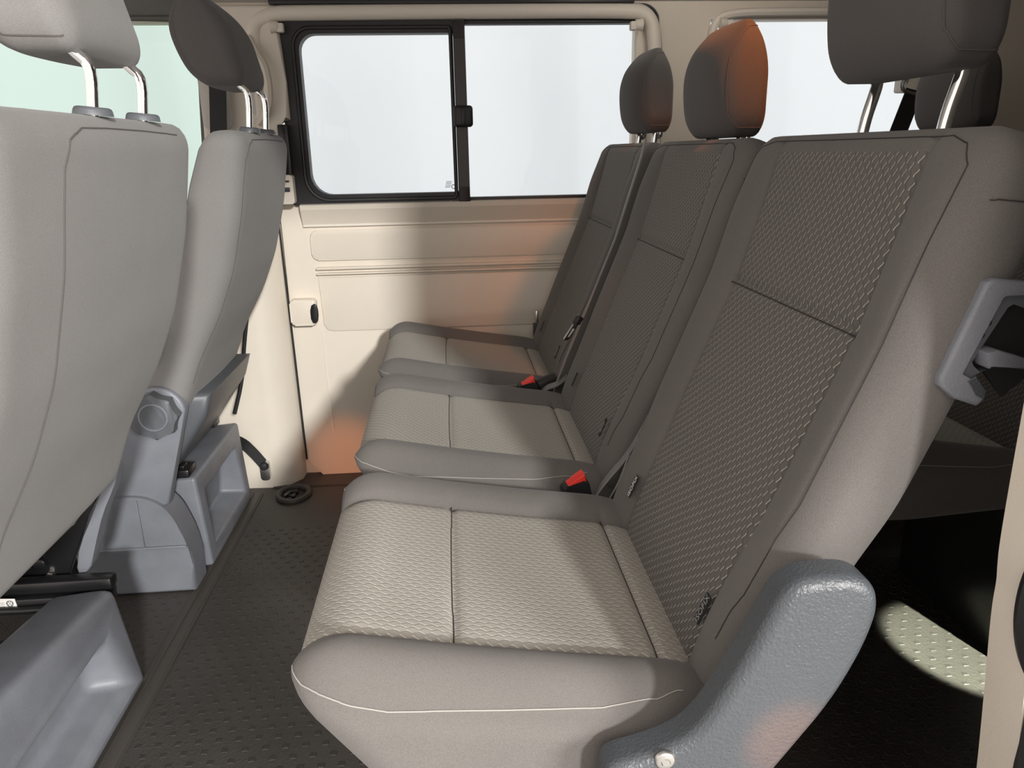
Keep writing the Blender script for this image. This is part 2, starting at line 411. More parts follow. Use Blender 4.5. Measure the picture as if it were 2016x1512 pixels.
# raised rubber studs in staggered rows
bm = bmesh.new()
def studs(x0, x1, y0, y1):
    j = 0; y = y0
    while y < y1:
        x = x0 + (0.018 if j % 2 else 0)
        while x < x1:
            h = 0.0010; a = 0.0062; b = 0.0052; z0 = FZ
            v = [bm.verts.new((x+sx*a*k, y+sy*b*k, z)) for k, z in ((1, z0), (0.75, z0+h)) for sx, sy in ((-1, -1), (1, -1), (1, 1), (-1, 1))]
            bm.faces.new(v[4:]);
            for q in range(4): bm.faces.new((v[q], v[(q+1) % 4], v[4+(q+1) % 4], v[4+q]))
            x += 0.036
        y += 0.0265; j += 1
studs(-0.605, -0.05, 0.75, 2.02); studs(-0.83, -0.685, 0.9, 1.68); studs(0.45, 1.15, 0.7, 2.1)
s = finish('rubber_stud', bm, M['stud'], floor, smooth=False); tag(s, kind='stuff')
bm = bmesh.new(); box(bm, -0.668, -0.628, 0.45, 2.25, FZ, FZ+0.004, 0.0018); box(bm, -0.632, -0.622, 0.45, 2.25, FZ, FZ+0.0025)
box(bm, -0.655, -0.65, 0.45, 2.25, FZ+0.0035, FZ+0.006)
finish('joint_strip', bm, M['floor_strip'], floor)
bm = bmesh.new(); box(bm, -0.60, 0.3, 2.285, 2.30, FZ, FZ+0.003)
finish('mat_edge', bm, M['floor_strip'], floor)

# far side wall with two window openings
bm = bmesh.new()
prism(bm, [(-0.505, 0.03), (-0.455, FZ), (2.5, FZ), (2.5, 0.858), (-0.505, 0.858)], 'y', 2.38, 2.44)
box(bm, 0.578, 0.80, 2.385, 2.44, 0.858, 1.362); box(bm, 1.62, 2.5, 2.385, 2.44, 0.858, 1.362)
box(bm, -0.54, -0.44, 2.40, 2.44, -0.09, 0.10); box(bm, -2.2, 2.5, 2.385, 2.44, 1.362, 1.46)
wall = tag(finish('wall_far', bm, M['beige'], smooth=False), kind='structure')
def rrect(x0, x1, z0, z1, r, n=6, rs=None):
    rs = rs or (r, r, r, r); P = []
    for (cx, cz, a0), rr in zip(((x1, z1, 0), (x0, z1, 90), (x0, z0, 180), (x1, z0, 270)), rs):
        ccx = cx - rr if a0 in (0, 270) else cx + rr; ccz = cz - rr if a0 in (0, 90) else cz + rr
        for k in range(n+1):
            a = radians(a0 + 90*k/n); P.append((ccx + rr*cos(a), ccz + rr*sin(a)))
    return P
def plate(name, pts, y0, y1, m, parent, bev=0.003):
    bm = bmesh.new(); prism(bm, pts, 'y', y0, y1, bev, 2, 'a'); return finish(name, bm, m, parent)
plate('wall_panel', rrect(-0.422, 2.2, 0.687, 0.779, 0.02), 2.373, 2.381, M['beige'], wall, 0.004)
plate('wall_panel', [(-0.41, 0.635), (2.2, 0.635), (2.2, 0.462), (-0.375, 0.462), (-0.395, 0.468), (-0.405, 0.485)], 2.374, 2.381, M['beige'], wall, 0.004)
for z, h in ((0.664, 0.006), (0.647, 0.005)):
    bm = bmesh.new(); box(bm, -0.413, 2.2, 2.366, 2.382, z-h, z+h*0.5, 0.004); finish('ridge', bm, M['beige'], wall)
bm = bmesh.new(); prism(bm, [(2.381, 0.800), (2.373, 0.797), (2.352, 0.842), (2.350, 0.856), (2.381, 0.860)], 'x', -0.44, 2.4)
finish('window_sill', bm, M['beige'], wall, smooth=False)
bm = bmesh.new(); box(bm, -0.44, 2.3, 2.3705, 2.382, 0.789, 0.797, 0.003); finish('ridge', bm, M['beige_top'], wall)
bm = bmesh.new(); tube(bm, smooth_loop([(-0.412, 2.381, 0.47), (-0.411, 2.380, 0.30), (-0.408, 2.380, 0.18), (-0.404, 2.381, 0.125)], 2, False), 0.003, 6); finish('groove_edge', bm, M['beige_top'], wall)

# headliner rails and window surrounds
bm = bmesh.new()
path = smooth_loop([(-0.523, 2.36, 1.05), (-0.523, 2.36, 1.30), (-0.518, 2.36, 1.355), (-0.47, 2.36, 1.378), (-0.40, 2.36, 1.381), (0.55, 2.36, 1.384), (0.60, 2.36, 1.376), (0.625, 2.36, 1.33), (0.632, 2.365, 1.20), (0.64, 2.37, 0.88)], 3, False)
tube(bm, path, 0.021, 10, flat=1.0)
t1 = tag(finish('trim_1', bm, M['beige_top']), kind='structure')
bm = bmesh.new(); tube(bm, [(p[0]*1.0 + (-0.021 if p[0] < -0.44 else (0.021 if p[0] > 0.57 else 0)), p[1]+0.008, p[2]+(0.019 if p[2] > 1.35 else 0)) for p in path], 0.004, 6); finish('trim_seal', bm, M['rubber'], t1)
bm = bmesh.new(); box(bm, -0.47, 0.56, 2.345, 2.385, 1.400, 1.414, 0.003); finish('headliner_gap', bm, M['rubber'], t1)
for x, s in ((-0.452, 1), (0.567, -1)):
    bm = bmesh.new(); cyl(bm, (x-0.018*s, 2.345, 1.343), (s, 0, 0), 0.017, 0.013, 0.022, 14, 0.003); box(bm, min(x, x+s*0.018), max(x, x+s*0.018), 2.335, 2.36, 1.328, 1.352, 0.004)
    finish('blind_bracket', bm, M['beige_top'], t1)
bm = bmesh.new()
path = smooth_loop([(0.80, 2.365, 0.88), (0.80, 2.365, 1.30), (0.805, 2.36, 1.36), (0.86, 2.36, 1.376), (1.0, 2.36, 1.378), (1.62, 2.36, 1.378)], 3, False)
tube(bm, path, 0.012, 8); t2 = tag(finish('trim_2', bm, M['beige_top']), kind='structure')
bm = bmesh.new(); cyl(bm, (0.815, 2.345, 1.345), (1, 0, 0), 0.016, 0.013, 0.022, 14, 0.003); box(bm, 0.835, 0.853, 2.335, 2.36, 1.33, 1.355, 0.004); finish('blind_bracket', bm, M['beige_top'], t2)

# ceiling: curved roof lining
prof = smooth_loop([(2.44, 1.40), (2.36, 1.416), (2.25, 1.45), (2.0, 1.52), (1.5, 1.575), (1.0, 1.59), (0.48, 1.565)], 2, False)
bm = bmesh.new(); prism(bm, prof + [(p[0], p[1]+0.05) for p in reversed(prof)], 'x', -2.2, 2.5)
tag(finish('ceiling', bm, M['headliner'], angle=50), kind='structure')
# rear wall and the rear part of the near side wall (beyond the door opening), left windowless for darkness
bm = bmesh.new(); box(bm, 2.5, 2.56, 0.42, 2.44, -0.09, 1.6); tag(finish('wall_rear', bm, M['beige_top'], smooth=False), kind='structure')
bm = bmesh.new(); box(bm, 0.60, 2.5, 0.42, 0.47, -0.09, 1.57); tag(finish('wall_near', bm, M['beige_top'], smooth=False), kind='structure')
# door jamb pillar beside the camera
st = [(-0.09, 0.480), (0.30, 0.495), (0.40, 0.489), (0.47, 0.483), (0.56, 0.474), (0.590, 0.471), (0.612, 0.4695), (0.630, 0.4695), (0.645, 0.4675), (0.665, 0.4655), (0.72, 0.4640), (0.78, 0.463), (1.0, 0.460), (1.57, 0.452)]
st = [(1-(1-z)*1.0275, x*1.0275) for z, x in st]
bm = bmesh.new(); prism(bm, smooth_loop([(x, z) for z, x in st], 2, False) + [(0.62, 1.57), (0.62, -0.09)], 'y', 0.512, 0.560, 0.006, 3)
box(bm, 0.585, 0.62, 0.47, 0.515, -0.09, 1.57)
pil = tag(finish('trim_3', bm, M['beige']), kind='structure')
pts = smooth_loop([(0.502, 0.510, 0.76), (0.491, 0.515, 0.69), (0.4825, 0.519, 0.650), (0.4815, 0.520, 0.62), (0.4845, 0.519, 0.592), (0.492, 0.516, 0.565), (0.503, 0.508, 0.54), (0.506, 0.506, 0.1)], 2, False)
bm = bmesh.new(); tube(bm, pts, 0.010, 8); finish('door_seal', bm, M['rubber'], pil)

# window 1: sliding pane in black frame, fixed pane beside it
def ring(bm, outer, inner, y0, y1):
    O0 = [bm.verts.new((p[0], y0, p[1])) for p in outer]; I0 = [bm.verts.new((p[0], y0, p[1])) for p in inner]
    O1 = [bm.verts.new((p[0], y1, p[1])) for p in outer]; I1 = [bm.verts.new((p[0], y1, p[1])) for p in inner]
    n = len(outer)
    for i in range(n):
        j = (i+1) % n
        bm.faces.new((O0[i], O0[j], I0[j], I0[i])); bm.faces.new((O1[i], I1[i], I1[j], O1[j]))
        bm.faces.new((O0[i], O1[i], O1[j], O0[j])); bm.faces.new((I0[i], I0[j], I1[j], I1[i]))
w1 = empty('window_1', (0, 2.40, 0.86), kind='structure')
bm = bmesh.new(); ring(bm, rrect(-0.462, 0.045, 0.853, 1.362, 0.012), rrect(-0.402, 0.038, 0.884, 1.328, 0.05, rs=(0.006, 0.045, 0.06, 0.006)), 2.368, 2.41)
finish('window_frame', bm, M['rubber'], w1)
bm = bmesh.new(); tube(bm, [(p[0], 2.368, p[1]) for p in rrect(-0.418, 0.03, 0.868, 1.344, 0.055, rs=(0.01, 0.05, 0.07, 0.01))], 0.006, 8, True); finish('frame_lip', bm, M['soot'], w1)
bm = bmesh.new(); box(bm, 0.037, 0.071, 2.352, 2.40, 0.853, 1.358, 0.004); box(bm, 0.039, 0.069, 2.349, 2.353, 0.90, 1.31)
finish('window_divider', bm, M['brownframe'], w1)
bm = bmesh.new(); box(bm, 0.030, 0.086, 2.328, 2.353, 1.070, 1.130, 0.009, 3); box(bm, 0.052, 0.064, 2.322, 2.33, 1.078, 1.122, 0.002)
finish('window_latch', bm, M['rubber'], w1)
bm = bmesh.new(); box(bm, -0.405, 0.04, 2.395, 2.399, 0.88, 1.332); finish('pane', bm, M['glass'], w1, smooth=False)
bm = bmesh.new(); box(bm, 0.071, 0.60, 2.402, 2.406, 0.855, 1.362); finish('pane', bm, M['glass'], w1, smooth=False)
bm = bmesh.new(); box(bm, 0.07, 0.578, 2.372, 2.412, 0.853, 0.867, 0.002); box(bm, 0.07, 0.578, 2.372, 2.412, 1.352, 1.364, 0.002); finish('pane_seal', bm, M['soot'], w1)
bm = bmesh.new()
for i in range(5): box(bm, -0.004+0.001*i, 0.012+0.0015*i, 2.3935, 2.3945, 0.897+i*0.0042, 0.8985+i*0.0042)
tube(bm, [(0.022+0.006*cos(a/8*2*pi), 2.394, 0.899+0.006*sin(a/8*2*pi)) for a in range(8)], 0.0012, 5, True); finish('glass_stamp', bm, M['greyprint'], w1)
# window 2: rear side glass
w2 = empty('window_2', (1.2, 2.40, 0.86), kind='structure')
bm = bmesh.new(); box(bm, 0.79, 1.64, 2.402, 2.406, 0.85, 1.372); finish('pane', bm, M['glass'], w2, smooth=False)
# window 3: front door glass, with door below it
w3 = empty('window_3', (-1.2, 2.40, 0.75), kind='structure')
bm = bmesh.new(); box(bm, -2.2, -0.66, 2.402, 2.406, 0.74, 1.385); finish('pane', bm, M['glass_green'], w3, smooth=False)
bm = bmesh.new(); tube(bm, smooth_loop([(-0.715, 2.385, 0.80), (-0.69, 2.385, 1.15), (-0.673, 2.38, 1.33), (-0.70, 2.38, 1.368), (-0.78, 2.38, 1.378), (-2.1, 2.38, 1.385)], 3, False), 0.012, 8); finish('window_frame', bm, M['headliner_dark'], w3)
bm = bmesh.new(); box(bm, -2.2, -0.675, 2.35, 2.386, 1.374, 1.47, 0.008); finish('window_header', bm, M['headliner_dark'], w3)
bm = bmesh.new(); box(bm, -2.2, -0.74, 2.33, 2.44, FZ, 0.75, 0.02); tag(finish('door_1', bm, M['soot']), kind='structure')

# pillar behind the front passenger seat
bm = bmesh.new(); prism(bm, [(-0.76, 2.44), (-0.76, 2.30), (-0.60, 2.292), (-0.555, 2.302), (-0.515, 2.352), (-0.508, 2.44)], 'z', FZ, 0.862)
pil2 = tag(finish('trim_4', bm, M['beige'], angle=60), kind='structure')
bm = bmesh.new(); tube(bm, [(-0.512, 2.374, 0.83), (-0.506, 2.374, 0.42), (-0.502, 2.374, 0.03)], 0.0035, 6); finish('panel_gap', bm, M['soot'], pil2)
bm = bmesh.new(); prism(bm, rrect(-0.500, -0.420, 0.490, 0.572, 0.012), 'y', 2.345, 2.381, 0.008, 2, 'a'); finish('belt_guide', bm, M['beige'], pil2)
bm = bmesh.new(); prism(bm, smooth_loop([(-0.437, 0.500), (-0.418, 0.497), (-0.412, 0.53), (-0.418, 0.562), (-0.437, 0.552)], 1), 'y', 2.338, 2.352, 0.003); finish('belt_guide_cap', bm, M['black'], pil2)
bm = bmesh.new(); prism(bm, [(-0.705, 0.86), (-0.672, 1.37), (-0.66, 1.40), (-0.455, 1.40), (-0.444, 1.2), (-0.444, 1.098), (-0.48, 1.09), (-0.47, 0.87), (-0.47, 0.86)], 'y', 2.35, 2.41, 0.012, 3, 'a')
pil3 = tag(finish('trim_5', bm, M['beige_top']), kind='structure')
bm = bmesh.new(); tube(bm, smooth_loop([(-0.535, 2.34, 1.315), (-0.515, 2.325, 1.275), (-0.492, 2.318, 1.24), (-0.487, 2.318, 1.19), (-0.492, 2.322, 1.14), (-0.512, 2.335, 1.105), (-0.53, 2.345, 1.09)], 2, False), 0.013, 8); finish('grab_handle', bm, M['beige'], pil3)
plate('handle_recess', rrect(-0.55, -0.502, 1.11, 1.26, 0.02), 2.343, 2.353, M['headliner'], pil3)
plate('belt_recess', rrect(-0.685, -0.605, 1.075, 1.27, 0.015), 2.340, 2.353, M['headliner'], pil3)
bm = bmesh.new(); box(bm, -0.478, -0.448, 2.33, 2.36, 0.945, 1.085, 0.004); finish('pillar_slot', bm, M['black'], pil3)
plate('lower_cover', rrect(-0.52, -0.448, 0.862, 0.945, 0.008), 2.325, 2.36, M['beige'], pil3)
for z0, z1 in ((0.925, 0.930), (0.898, 0.910)):
    bm = bmesh.new(); box(bm, -0.495, -0.458, 2.319, 2.326, z0, z1, 0.001); finish('cover_slot', bm, M['soot'], pil3)
bm = bmesh.new(); strap(bm, [(-0.620, 2.30, 1.30), (-0.622, 2.30, 1.18), (-0.636, 2.30, 1.05), (-0.66, 2.28, 0.8)], 0.046, (1, 0, 0)); bm2 = bm
tag(finish('seat_belt', bm2, M['belt_black']), 'black belt webbing hanging on the pillar behind the dark front headrest', 'seat belt')
b = empty('belt_anchor', (-0.615, 2.285, 0.02), 'black belt end bolted to the beige pillar foot near the floor', 'belt anchor')
bm = bmesh.new(); strap(bm, smooth_loop([(-0.70, 2.19, 0.19), (-0.668, 2.255, 0.145), (-0.640, 2.268, 0.10), (-0.618, 2.275, 0.06)], 2, False), 0.034, (0.55, 0.2, 0.8)); finish('webbing', bm, M['belt_black'], b)
bm = bmesh.new(); prism(bm, rrect(-0.630, -0.602, 0.005, 0.068, 0.008), 'y', 2.272, 2.290, 0.002); finish('bracket', bm, M['steel'], b)
bm = bmesh.new(); cyl(bm, (-0.616, 2.273, 0.055), (0, -1, 0), 0.015, 0.011, 0.012, 14, 0.002); finish('bolt_cap', bm, M['soot'], b)

# rear belt hanging from its ring on the far rear pillar
b = empty('rear_seat_belt', (1.40, 2.36, 0.95), 'black belt slanting from a silver ring above the nearest backrest top', 'seat belt')
bm = bmesh.new(); strap(bm, [(1.425, 2.325, 1.155), (1.372, 2.30, 1.025), (1.33, 2.28, 0.92)], 0.055, (1, 0, -0.25)); finish('webbing', bm, M['belt_black'], b)
bm = bmesh.new(); tube(bm, smooth_loop([(1.392, 2.32, 1.192), (1.378, 2.32, 1.172), (1.386, 2.32, 1.150), (1.45, 2.32, 1.138), (1.47, 2.32, 1.16)], 2, False), 0.006, 8); finish('belt_ring', bm, M['steel'], b)
bm = bmesh.new(); box(bm, 1.395, 1.50, 2.325, 2.392, 1.150, 1.215, 0.006); finish('ring_cover', bm, M['beige_top'], b)

# anchor cup in the floor mat
a = empty('floor_anchor', (-0.522, 2.225, FZ), 'round black anchor cup sunk in the floor mat near the beige pillar', 'floor anchor')
cx, cy = -0.522, 2.225
bm = bmesh.new(); tube(bm, [(cx+0.046*cos(t*2*pi/28), cy+0.058*sin(t*2*pi/28), FZ+0.004) for t in range(28)], 0.010, 8, True); finish('rim', bm, M['floor_strip'], a)
bm = bmesh.new(); cyl(bm, (cx, cy, FZ), (0, 0, 1), 0.043, 0.040, 0.002, 24); finish('cup', bm, M['rubber'], a)
bm = bmesh.new(); tube(bm, [(cx-0.028, cy-0.01, FZ+0.005), (cx-0.01, cy+0.0, FZ+0.013), (cx+0.012, cy+0.008, FZ+0.005)], 0.006, 8); box(bm, cx-0.004, cx+0.008, cy-0.026, cy+0.03, FZ+0.002, FZ+0.010, 0.002); finish('anchor_bar', bm, M['black'], a)

# ------------------------------------------------------------------ seats
ZT = [(-0.20, 0.500), (-0.15, 0.499), (-0.08, 0.485), (-0.01, 0.471), (0.10, 0.452), (0.23, 0.432), (0.30, 0.408)]
zx, zz = [a for a, _ in ZT], [b for _, b in ZT]
XF = [(0.36, 0.235), (0.42, 0.262), (0.48, 0.280), (0.60, 0.330), (0.82, 0.418), (0.93, 0.450), (1.03, 0.474)]
XR = [(0.36, 0.345), (0.45, 0.362), (0.60, 0.415), (0.66, 0.445), (0.77, 0.487), (0.90, 0.530), (1.03, 0.568)]
xfz, xfx = [a for a, _ in XF], [b for _, b in XF]; XRZ, XRX = [a for a, _ in XR], [b for _, b in XR]
def smooth_interp(x, xs, ys, h=0.02): return (interp(x-h, xs, ys)+2*interp(x, xs, ys)+interp(x+h, xs, ys))/4
INS = 0.172
XRF = [(0.34, 0.335), (0.40, 0.352), (0.52, 0.402), (0.62, 0.460), (0.72, 0.504), (0.85, 0.540), (0.94, 0.556), (1.03, 0.570)]
def seat_parts(root, hw, head_z, head_dy=0.0, rear_seams=False, collars=False, cloth='fabric', hcloth='head', hwb=None, seam_y=None, lean=0.0, thick=1.0):
    ro = Vector((0, 0, FZ)); hwb = hwb or hw; ins = min(INS, hwb-0.085)
    xrz, xrx = ([a for a, _ in XRF], [c for _, c in XRF]) if rear_seams else (XRZ, XRX)
    # ---- cushion
    xs = cuts(-0.190, 0.315, 44, (-0.012, 0.226)); ys = cuts(-hw, hw, 44, (-ins, ins)); zs = cuts(0.335, 0.50, 14)
    V, F, side, cen, raw = grid_box(xs, ys, zs, (0.075, 0.062, 0.05))
    W_ = []
    for p, q in zip(V, raw):
        x, y, z = p; a = abs(y)
        zt = smooth_interp(x, zx, zz)
        b = 0.0
        if a > ins:
            t = (a-ins)/(hw-0.02-ins); b = 0.020*sin(pi*min(1, t*0.92))
        fr = sst(x, -0.18, -0.12)
        g = 0.006*exp(-((a-ins)/0.007)**2)*sst(x, -0.19, -0.16)
        if a < ins + 0.01: g += 0.0045*exp(-((x+0.012)/0.006)**2) + 0.0055*exp(-((x-0.226)/0.006)**2)
        if a < ins: b += 0.004*cos(pi*a/ins/2)*(-1 if -0.1 < x < 0.2 else 0) * 0.6
        top = zt + b - g
        k = (z-0.335)/(0.50-0.335)
        z2 = 0.335 + 0.02*sst(x, -0.05, 0.28) + k*(top-0.335-0.02*sst(x, -0.05, 0.28))
        x2 = x + 0.75*max(0, 0.47-z)*(1-sst(x, -0.19, 0.06))
        W_.append(Vector((x2, y, z2)))
    isin = [(s == 'z+' or s == 'x-') and abs(c.y) < ins for s, c in zip(side, cen)]
    cush = link('seat_cushion', split_mesh('seat_cushion', W_, F, [not i for i in isin], None, ro), M[cloth], root, True)
    uv = [(p.x - (p.z-0.5 if q.x < -0.1899 else 0)*0 + (q.x+0.192 if False else 0) + (0.0 if q.x > -0.1885 else (q.z-0.5)), p.y) for p, q in zip(W_, raw)]
    link('cushion_insert', split_mesh('cushion_insert', W_, F, isin, uv, ro), M['insert_seat'], cush, True)
    bv = bvh_of(W_, F)
    def seam(name, pts, r, m, parent, bvh, n=10, lift=0.0006, loc=ro):
        bm = bmesh.new(); tube(bm, [Vector(p)-Vector(loc) for p in on_surface(bvh, line3(pts, n), lift)], r, 5); return finish(name, bm, m, parent, off=Vector((0, 0, 0)))
    seam('cushion_stitch', [(-0.012, -ins, 0.47), (-0.012, ins, 0.47)], 0.0009, M['seam_dark'], cush, bv, 30, 0.0002)
    seam('cushion_stitch', [(0.226, -ins, 0.43), (0.226, ins, 0.43)], 0.0009, M['seam_dark'], cush, bv, 30, 0.0002)
    for sg in (-1, 1):
        seam('cushion_piping', [(-0.178, sg*(hw-0.06), 0.485), (-0.170, sg*(hw-0.03), 0.487), (-0.152, sg*(hw-0.012), 0.487), (-0.120, sg*(hw-0.004), 0.478), (-0.08, sg*(hw), 0.470), (0.04, sg*hw, 0.462), (0.142, sg*hw, 0.458), (0.20, sg*hw, 0.468), (0.245, sg*hw, 0.49)], 0.0008, M['seam_light'], cush, bv)
    # ---- backrest
    D = 0.1
    xs = cuts(0, D, 8); ys = cuts(-hwb, hwb, 44, (-ins, ins)); zs = cuts(0.395, 1.018, 56, (0.815,))
    V, F, side, cen, raw = grid_box(xs, ys, zs, (0.026, 0.040, 0.036))
    W_ = []
    for p in V:
        d, y, z = p; a = abs(y)
        xf = smooth_interp(z, xfz, xfx); xr = smooth_interp(z, xrz, xrx)
        b = 0.0; g = 0.0
        if a > ins: b = 0.016*sin(pi*min(1, (a-ins)/(hwb-ins)*0.85)) * sst(z, 1.03, 0.9)
        g = 0.005*exp(-((a-ins)/0.007)**2)
        if a < ins+0.01: g += 0.0045*exp(-((z-0.815)/0.006)**2)
        fz = 1 - d/D
        x = xf + (xr-xf)*d/D + (g-b)*fz
        x += 0.006*sin(pi*min(1, a/hwb))*0
        yy = y*(1 - 0.05*sst(z, 0.66, 0.50)*(1 if a > ins else a/ins))
        # outer sides bulge softly
        if a > hwb-0.05: yy += (1 if y > 0 else -1)*0.008*sin(pi*min(1, max(0, d/D)))*sst(z, 0.5, 0.7)
        # rear face slightly crowned
        x += 0.008*(d/D)*cos(pi/2*a/hwb)
        z2 = z + (0.010*sin(pi*d/D) - (0.0 if rear_seams else 0.044)*(d/D))*sst(z, 0.9, 1.0)
        W_.append(Vector((x, yy, z2)))
    isin = [s == 'x-' and abs(c.y) < ins and c.z < 1.000 for s, c in zip(side, cen)]
    back = link('backrest', split_mesh('backrest', W_, F, [not i for i in isin], None, ro), M[cloth], root, True)
    uv = [(p.z*1.08, p.y) for p in W_]
    link('backrest_insert', split_mesh('backrest_insert', W_, F, isin, uv, ro), M['insert_back'], back, True)
    bv = bvh_of(W_, F)
    seam('backrest_stitch', [(0.41, -ins, 0.815), (0.41, ins, 0.815)], 0.0009, M['seam_dark'], back, bv, 30, 0.0002)
    h = hwb-0.014
    seam('backrest_piping', [(0.245, -h+0.02, 0.50), (0.262, -h+0.002, 0.56), (0.292, -h, 0.625), (0.325, -h, 0.66), (0.385, -h, 0.814), (0.432, -h, 0.94), (0.452, -h+0.002, 0.985), (0.462, -h+0.02, 1.005), (0.468, -h+0.05, 1.013),
         (0.468, 0, 1.013), (0.468, h-0.05, 1.013), (0.462, h-0.02, 1.005), (0.452, h-0.002, 0.985), (0.432, h, 0.94), (0.385, h, 0.814), (0.325, h, 0.66), (0.262, h, 0.56)], 0.0007, M['seam_dark'], back, bv, 12, 0.0002)
    for sg in (() if rear_seams else (-1, 1)): seam('side_stitch', [(0.462, sg*(hwb+0.02), 0.955), (0.50, sg*(hwb+0.02), 0.950), (0.535, sg*(hwb+0.02), 0.945)], 0.0006, M['seam_dark'], back, bv)
    if rear_seams:
        e = hwb-0.016; en = seam_y or e
        seam('rear_stitch', [(0.40, -en, 0.46), (0.46, -en, 0.60), (0.52, -en, 0.75), (0.555, -en, 0.92), (0.565, -en+0.003, 0.965), (0.57, -en+0.02, 0.995), (0.575, -en+0.06, 1.012), (0.575, 0, 1.014), (0.575, e-0.06, 1.012)], 0.0009, M['seam_head'], back, bv, 24)
    # ---- headrest
    hx, hwd, hh = 0.527, 0.127, 0.098
    xs = cuts(-0.05, 0.05, 12); ys = cuts(-hwd, hwd, 26); zs = cuts(-hh, hh, 22)
    V, F, side, cen, raw = grid_box(xs, ys, zs, (0.026, 0.034, 0.045))
    W_ = []
    for p in V:
        x, y, z = p; t = z/hh; f = (0.05-x)/0.1
        x += f*(0.040*max(0, t)**2.2 + 0.016*max(0, -t)**2) - (1-f)*0.030*max(0, t)**2
        x += f*0.018*(abs(y)/hwd)**2.5 - (1-f)*0.006*(abs(y)/hwd)**2
        x = x*thick*1.06
        y *= 1 - 0.05*max(0, t)**2
        x -= lean*(z+hh) + lean*0.17
        W_.append(Vector((hx+x, y+head_dy, head_z+z)))
    head = link('headrest', split_mesh('headrest', W_, F, [True]*len(F), None, ro), M[hcloth], root, True)
    bv = bvh_of(W_, F)
    for sg in (-1, 1):
        P = [(0.03, 0.096), (0.005, 0.093), (-0.018, 0.080), (-0.036, 0.045), (-0.042, -0.02), (-0.033, -0.066), (-0.01, -0.086), (0.045, -0.088)]
        seam('headrest_seam', [(hx+a*thick-lean*(c+hh+0.17), head_dy+sg*0.126, head_z+c) for a, c in P], 0.0010, M['seam_head'], head, bv, 8)
        bm = bmesh.new(); y = head_dy+sg*0.083
        tube(bm, smooth_loop([(0.535, y, 0.98), (0.541, y, 1.03), (0.549, y, head_z-hh-0.014), (0.552-lean*0.08, y, head_z-hh+0.0), (0.549-lean*0.17, y, head_z-hh+0.03)], 2, False), 0.0072, 14)
        finish('headrest_rod', bm, M['chrome'], head)
        if collars:
            bm = bmesh.new(); cyl(bm, (0.541, y, 1.027), (0.1, 0, 1), 0.024, 0.022, 0.010, 24, 0.004); finish('rod_collar', bm, M['plastic_dark'], head)
    return cush, back, head, bv
def seat_frame(root, x0=-0.04, x1=0.29, hw=0.2, legs=True):
    bm = bmesh.new(); box(bm, x0, x1, -hw, hw, 0.29, 0.345, 0.006); finish('seat_frame', bm, M['black'], root)
    if legs:
        for sg in (-1, 1):
            bm = bmesh.new(); prism(bm, [(x0+0.05, 0.30), (x1-0.02, 0.30), (x1+0.02, FZ), (x1-0.05, FZ), (x1-0.09, 0.18), (x0+0.12, FZ+0.02), (x0+0.05, FZ)], 'y', sg*(hw-0.03)-0.012, sg*(hw-0.03)+0.012, 0.003)
            finish('seat_leg', bm, M['black'], root)
def tab(name, parent, pts_x, y, z, w, h, txt, m_txt, tilt):
    """small cloth tag standing on the seam: w along its long edge (up the backrest)"""
    ux = Vector((sin(tilt), 0, cos(tilt))); uy = Vector((0, 1, 0)); c = Vector((pts_x, y, z))
    n = ux.cross(uy)
    bm = bmesh.new()
    vs = []
    for s in (-0.0008, 0.0008):
        for a, b_ in ((-1, -1), (1, -1), (1, 1), (-1, 1)): vs.append(bm.verts.new(c + ux*(a*w/2) + uy*(b_*h/2) + n*s))
    bm.faces.new(vs[0:4]); bm.faces.new(vs[4:8])
    for k in range(4): bm.faces.new((vs[k], vs[(k+1) % 4], vs[4+(k+1) % 4], vs[4+k]))
    o = finish(name, bm, M['label'], parent)
    if txt: 
        nn = n if n.x < 0 else -n
        t = text_obj('tag_lettering', txt, h*0.86, m_txt, o, c + nn*0.0012, ux, nn.cross(ux))
    return o
ROW2 = 'second row seats'
def build_seat(name, loc, label, group, **kw):
    r = empty(name, (0, 0, FZ), label, 'seat', group)
    frame = kw.pop('frame', True)
    c, b, h, bv = seat_parts(r, **kw)
    if frame: seat_frame(r, hw=kw['hw']-0.06)
    r['_'] = 0; del r['_']
    return r, c, b, h, bv
def place(r, loc): r.location = Vector(loc) + Vector((0, 0, FZ))

# nearest seat of the second row, with its plastic side shield and release handle
s1, c1, b1, h1, bv1 = build_seat('folding_seat', None, 'nearest seat in the right-hand row, with grey plastic side shield and release handle', ROW2, hw=0.275, hwb=0.262, head_z=1.172)
tilt = math.atan2(0.14, 0.34)
tab('isofix_tag', b1, 0.2735, 0.165, 0.492, 0.036, 0.014, 'ISOFIX', M['white'], tilt)
tab('isofix_tag', b1, 0.2755, -0.166, 0.490, 0.036, 0.014, 'ISOFIX', M['greyprint'], tilt)
out = [(0.125, 0.425), (0.130, 0.443), (0.168, 0.451), (0.200, 0.464), (0.221, 0.486), (0.240, 0.522), (0.257, 0.560), (0.270, 0.597), (0.281, 0.625), (0.290, 0.638), (0.302, 0.645), (0.325, 0.647), (0.348, 0.646), (0.363, 0.640), (0.372, 0.630), (0.376, 0.615), (0.376, 0.595), (0.366, 0.55), (0.343, 0.495), (0.310, 0.445), (0.28, 0.40), (0.25, 0.36), (0.2, 0.30), (0.125, 0.30)]
out = [(x, z - 0.014*min(1, max(0, (z-0.53)/0.1))) for x, z in out]
out = smooth_loop([(x*1.0214, 1-(1-z)*1.0214) for x, z in out], 2)
bm = bmesh.new(); round_prism(bm, out, -0.329, -0.294, 0.013); sh = finish('side_shield', bm, M['shield'], s1, angle=50)
